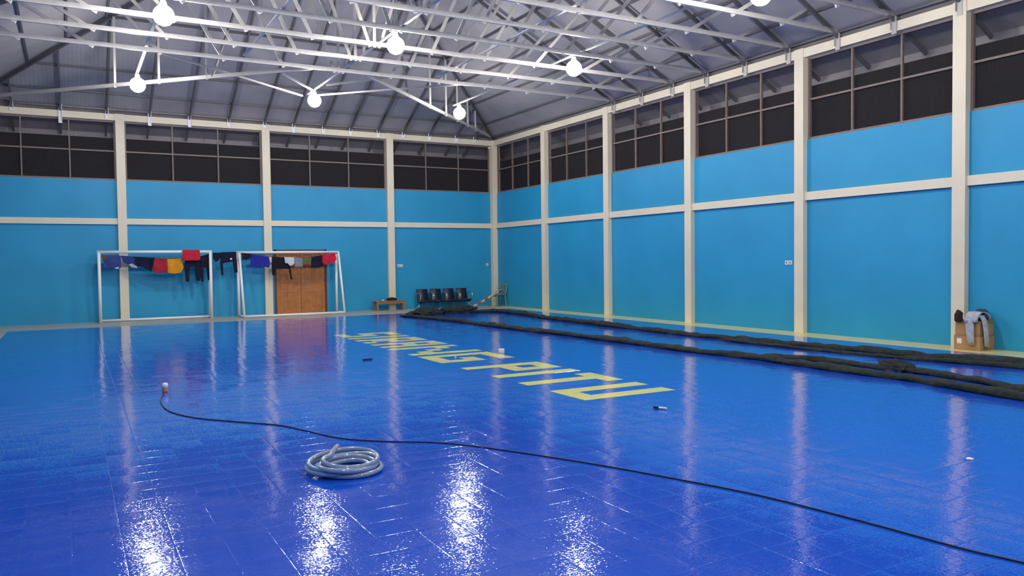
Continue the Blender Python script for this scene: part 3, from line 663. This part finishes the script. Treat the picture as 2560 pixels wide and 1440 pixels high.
# ------------------------------------------------------------------ switches
def plate(label, name, c, axis, gangs):
    t = thing(name, label, 'switch', c, 'switch plates on the walls')
    for i in range(gangs):
        o_ = (i-(gangs-1)/2)*.1
        def pl(b):
            if axis == 'x': box(b, (o_-.045, -.012, -.045), (o_+.045, 0, .045))
            else: box(b, (-.012, o_-.045, -.045), (0, o_+.045, .045))
        mk('face_plate', 'white_plastic', pl, t, bevel=.004)
        def rk(b):
            if axis == 'x': box(b, (o_-.016, -.018, -.022), (o_+.016, -.012, .022))
            else: box(b, (-.018, o_-.016, -.022), (-.012, o_+.016, .022))
        mk('rocker', 'grey_plastic', rk, t)
    return t
plate('white double switch on the far wall above the low bench', 'switch_plate', (-3.52, T-.0005, 1.465), 'x', 2)
plate('white single switch on the far wall beside the corner column', 'switch_plate', (-.22, T-.0005, 1.46), 'x', 1)
plate('white double switch on the right wall beside a column', 'switch_plate', (T-.0005, -13.17, 1.465), 'y', 2)

# ------------------------------------------------------------------ cartons with clothes
def carton(label, lo, hi, tape):
    c = ((lo[0]+hi[0])/2, (lo[1]+hi[1])/2, lo[2]); t = thing('cardboard_box', label, 'box', c, 'cardboard boxes by the right wall')
    hx, hy, h = (hi[0]-lo[0])/2, (hi[1]-lo[1])/2, hi[2]-lo[2]
    mk('carton_body', 'carton', lambda b: box(b, (-hx, -hy, 0), (hx, hy, h-.006)), t, bevel=.006)
    for s in (-1, 1): mk('flap', 'carton', lambda b: box(b, (-hx, s*.002, h-.006), (hx, s*(hy-.001), h)), t)
    if tape: mk('tape', 'carton_tape', lambda b: box(b, (-hx+.03, -hy-.002, h-.05), (hx-.02, -hy, h-.006)), t)
    return t
b1 = carton('lower cardboard box of the pair by the right wall, with a white label', (-.30,-17.48,.0065), (.11,-17.04,.24), False)
mk('paper_label', 'paper', lambda b: box(b, (-.207, .085, .10), (-.205, .165, .185)), b1)
carton('upper cardboard box of the pair by the right wall, under the grey jeans', (-.28,-17.46,.241), (.115,-17.05,.49), True)
# jeans draped over the top box and down its front corner
def jeans(b):
    def sheet(cols):
        g = [[b.verts.new(p) for p in c] for c in cols]
        for A, B in zip(g, g[1:]):
            for i in range(len(A)-1): b.faces.new((A[i], A[i+1], B[i+1], B[i]))
    # left leg down the side facing the court
    cols = []
    for k in range(9):
        u = k/8; row = []
        for (x, z) in ((.02,.545),(-.1,.60),(-.2,.615),(-.26,.58),(-.30,.51),(-.325,.42),(-.325,.32),(-.33,.22),(-.335,.10)):
            f = max(0, (.5-z)/.5); y = -17.31 - .05*f + (u-.5)*.15*(1-.25*f)
            row.append((x - .035*math.sin(math.pi*u) - .008*noise.noise(Vector((y*20, z*14, 1))), y, z + .012*noise.noise(Vector((y*12, x*12, z*9)))))
        cols.append(row)
    sheet(cols)
    # right leg down the side facing the viewer
    cols = []
    for k in range(9):
        u = k/8; row = []
        for (y, z) in ((-17.25,.56),(-17.36,.60),(-17.44,.58),(-17.485,.51),(-17.505,.42),(-17.51,.32),(-17.515,.22),(-17.52,.08)):
            f = max(0, (.5-z)/.5); x = -.20 + .03*f + (u-.5)*.14*(1-.25*f)
            row.append((x, y - .035*math.sin(math.pi*u) - .008*noise.noise(Vector((x*20, z*14, 4))), z + .012*noise.noise(Vector((y*12, x*12, z*9)))))
        cols.append(row)
    sheet(cols)
    cols = []
    for k in range(12):
        u = k/11; row = []
        for (x, z) in ((.05,.50),(.03,.57),(-.08,.635),(-.2,.645),(-.27,.60),(-.325,.52),(-.335,.47)):
            y = -17.46 + .23*u; row.append((x - .02*math.sin(3*math.pi*u), y, z + .02*noise.noise(Vector((y*9, x*8, 3)))))
        cols.append(row)
    sheet(cols)
o = mk('jeans', 'denim', jeans, smooth=True); so = o.modifiers.new('thickness', 'SOLIDIFY'); so.thickness = .014
tag(o, 'pale grey jeans draped over the stacked cardboard boxes', 'trousers')
lump('cap', 'dark maroon cap on the left edge of the upper cardboard box', 'cap', (-.30, -17.12, .47), (.06, .07, .12), 'red_dark_cap', 6, amp=.2)
lump('bag', 'dark blue grey bag behind the jeans on the upper cardboard box', 'bag', (-.03, -17.33, .50), (.11, .12, .11), fabric('bag_cloth', (.06,.07,.12)), 12, amp=.3)
tag(mk('sensor', 'white_plastic', lambda b: box(b, (-.17, -.005, 5.56), (-.10, .03, 5.62)), bevel=.01), 'tiny white sensor near the top of the far corner column', 'sensor')
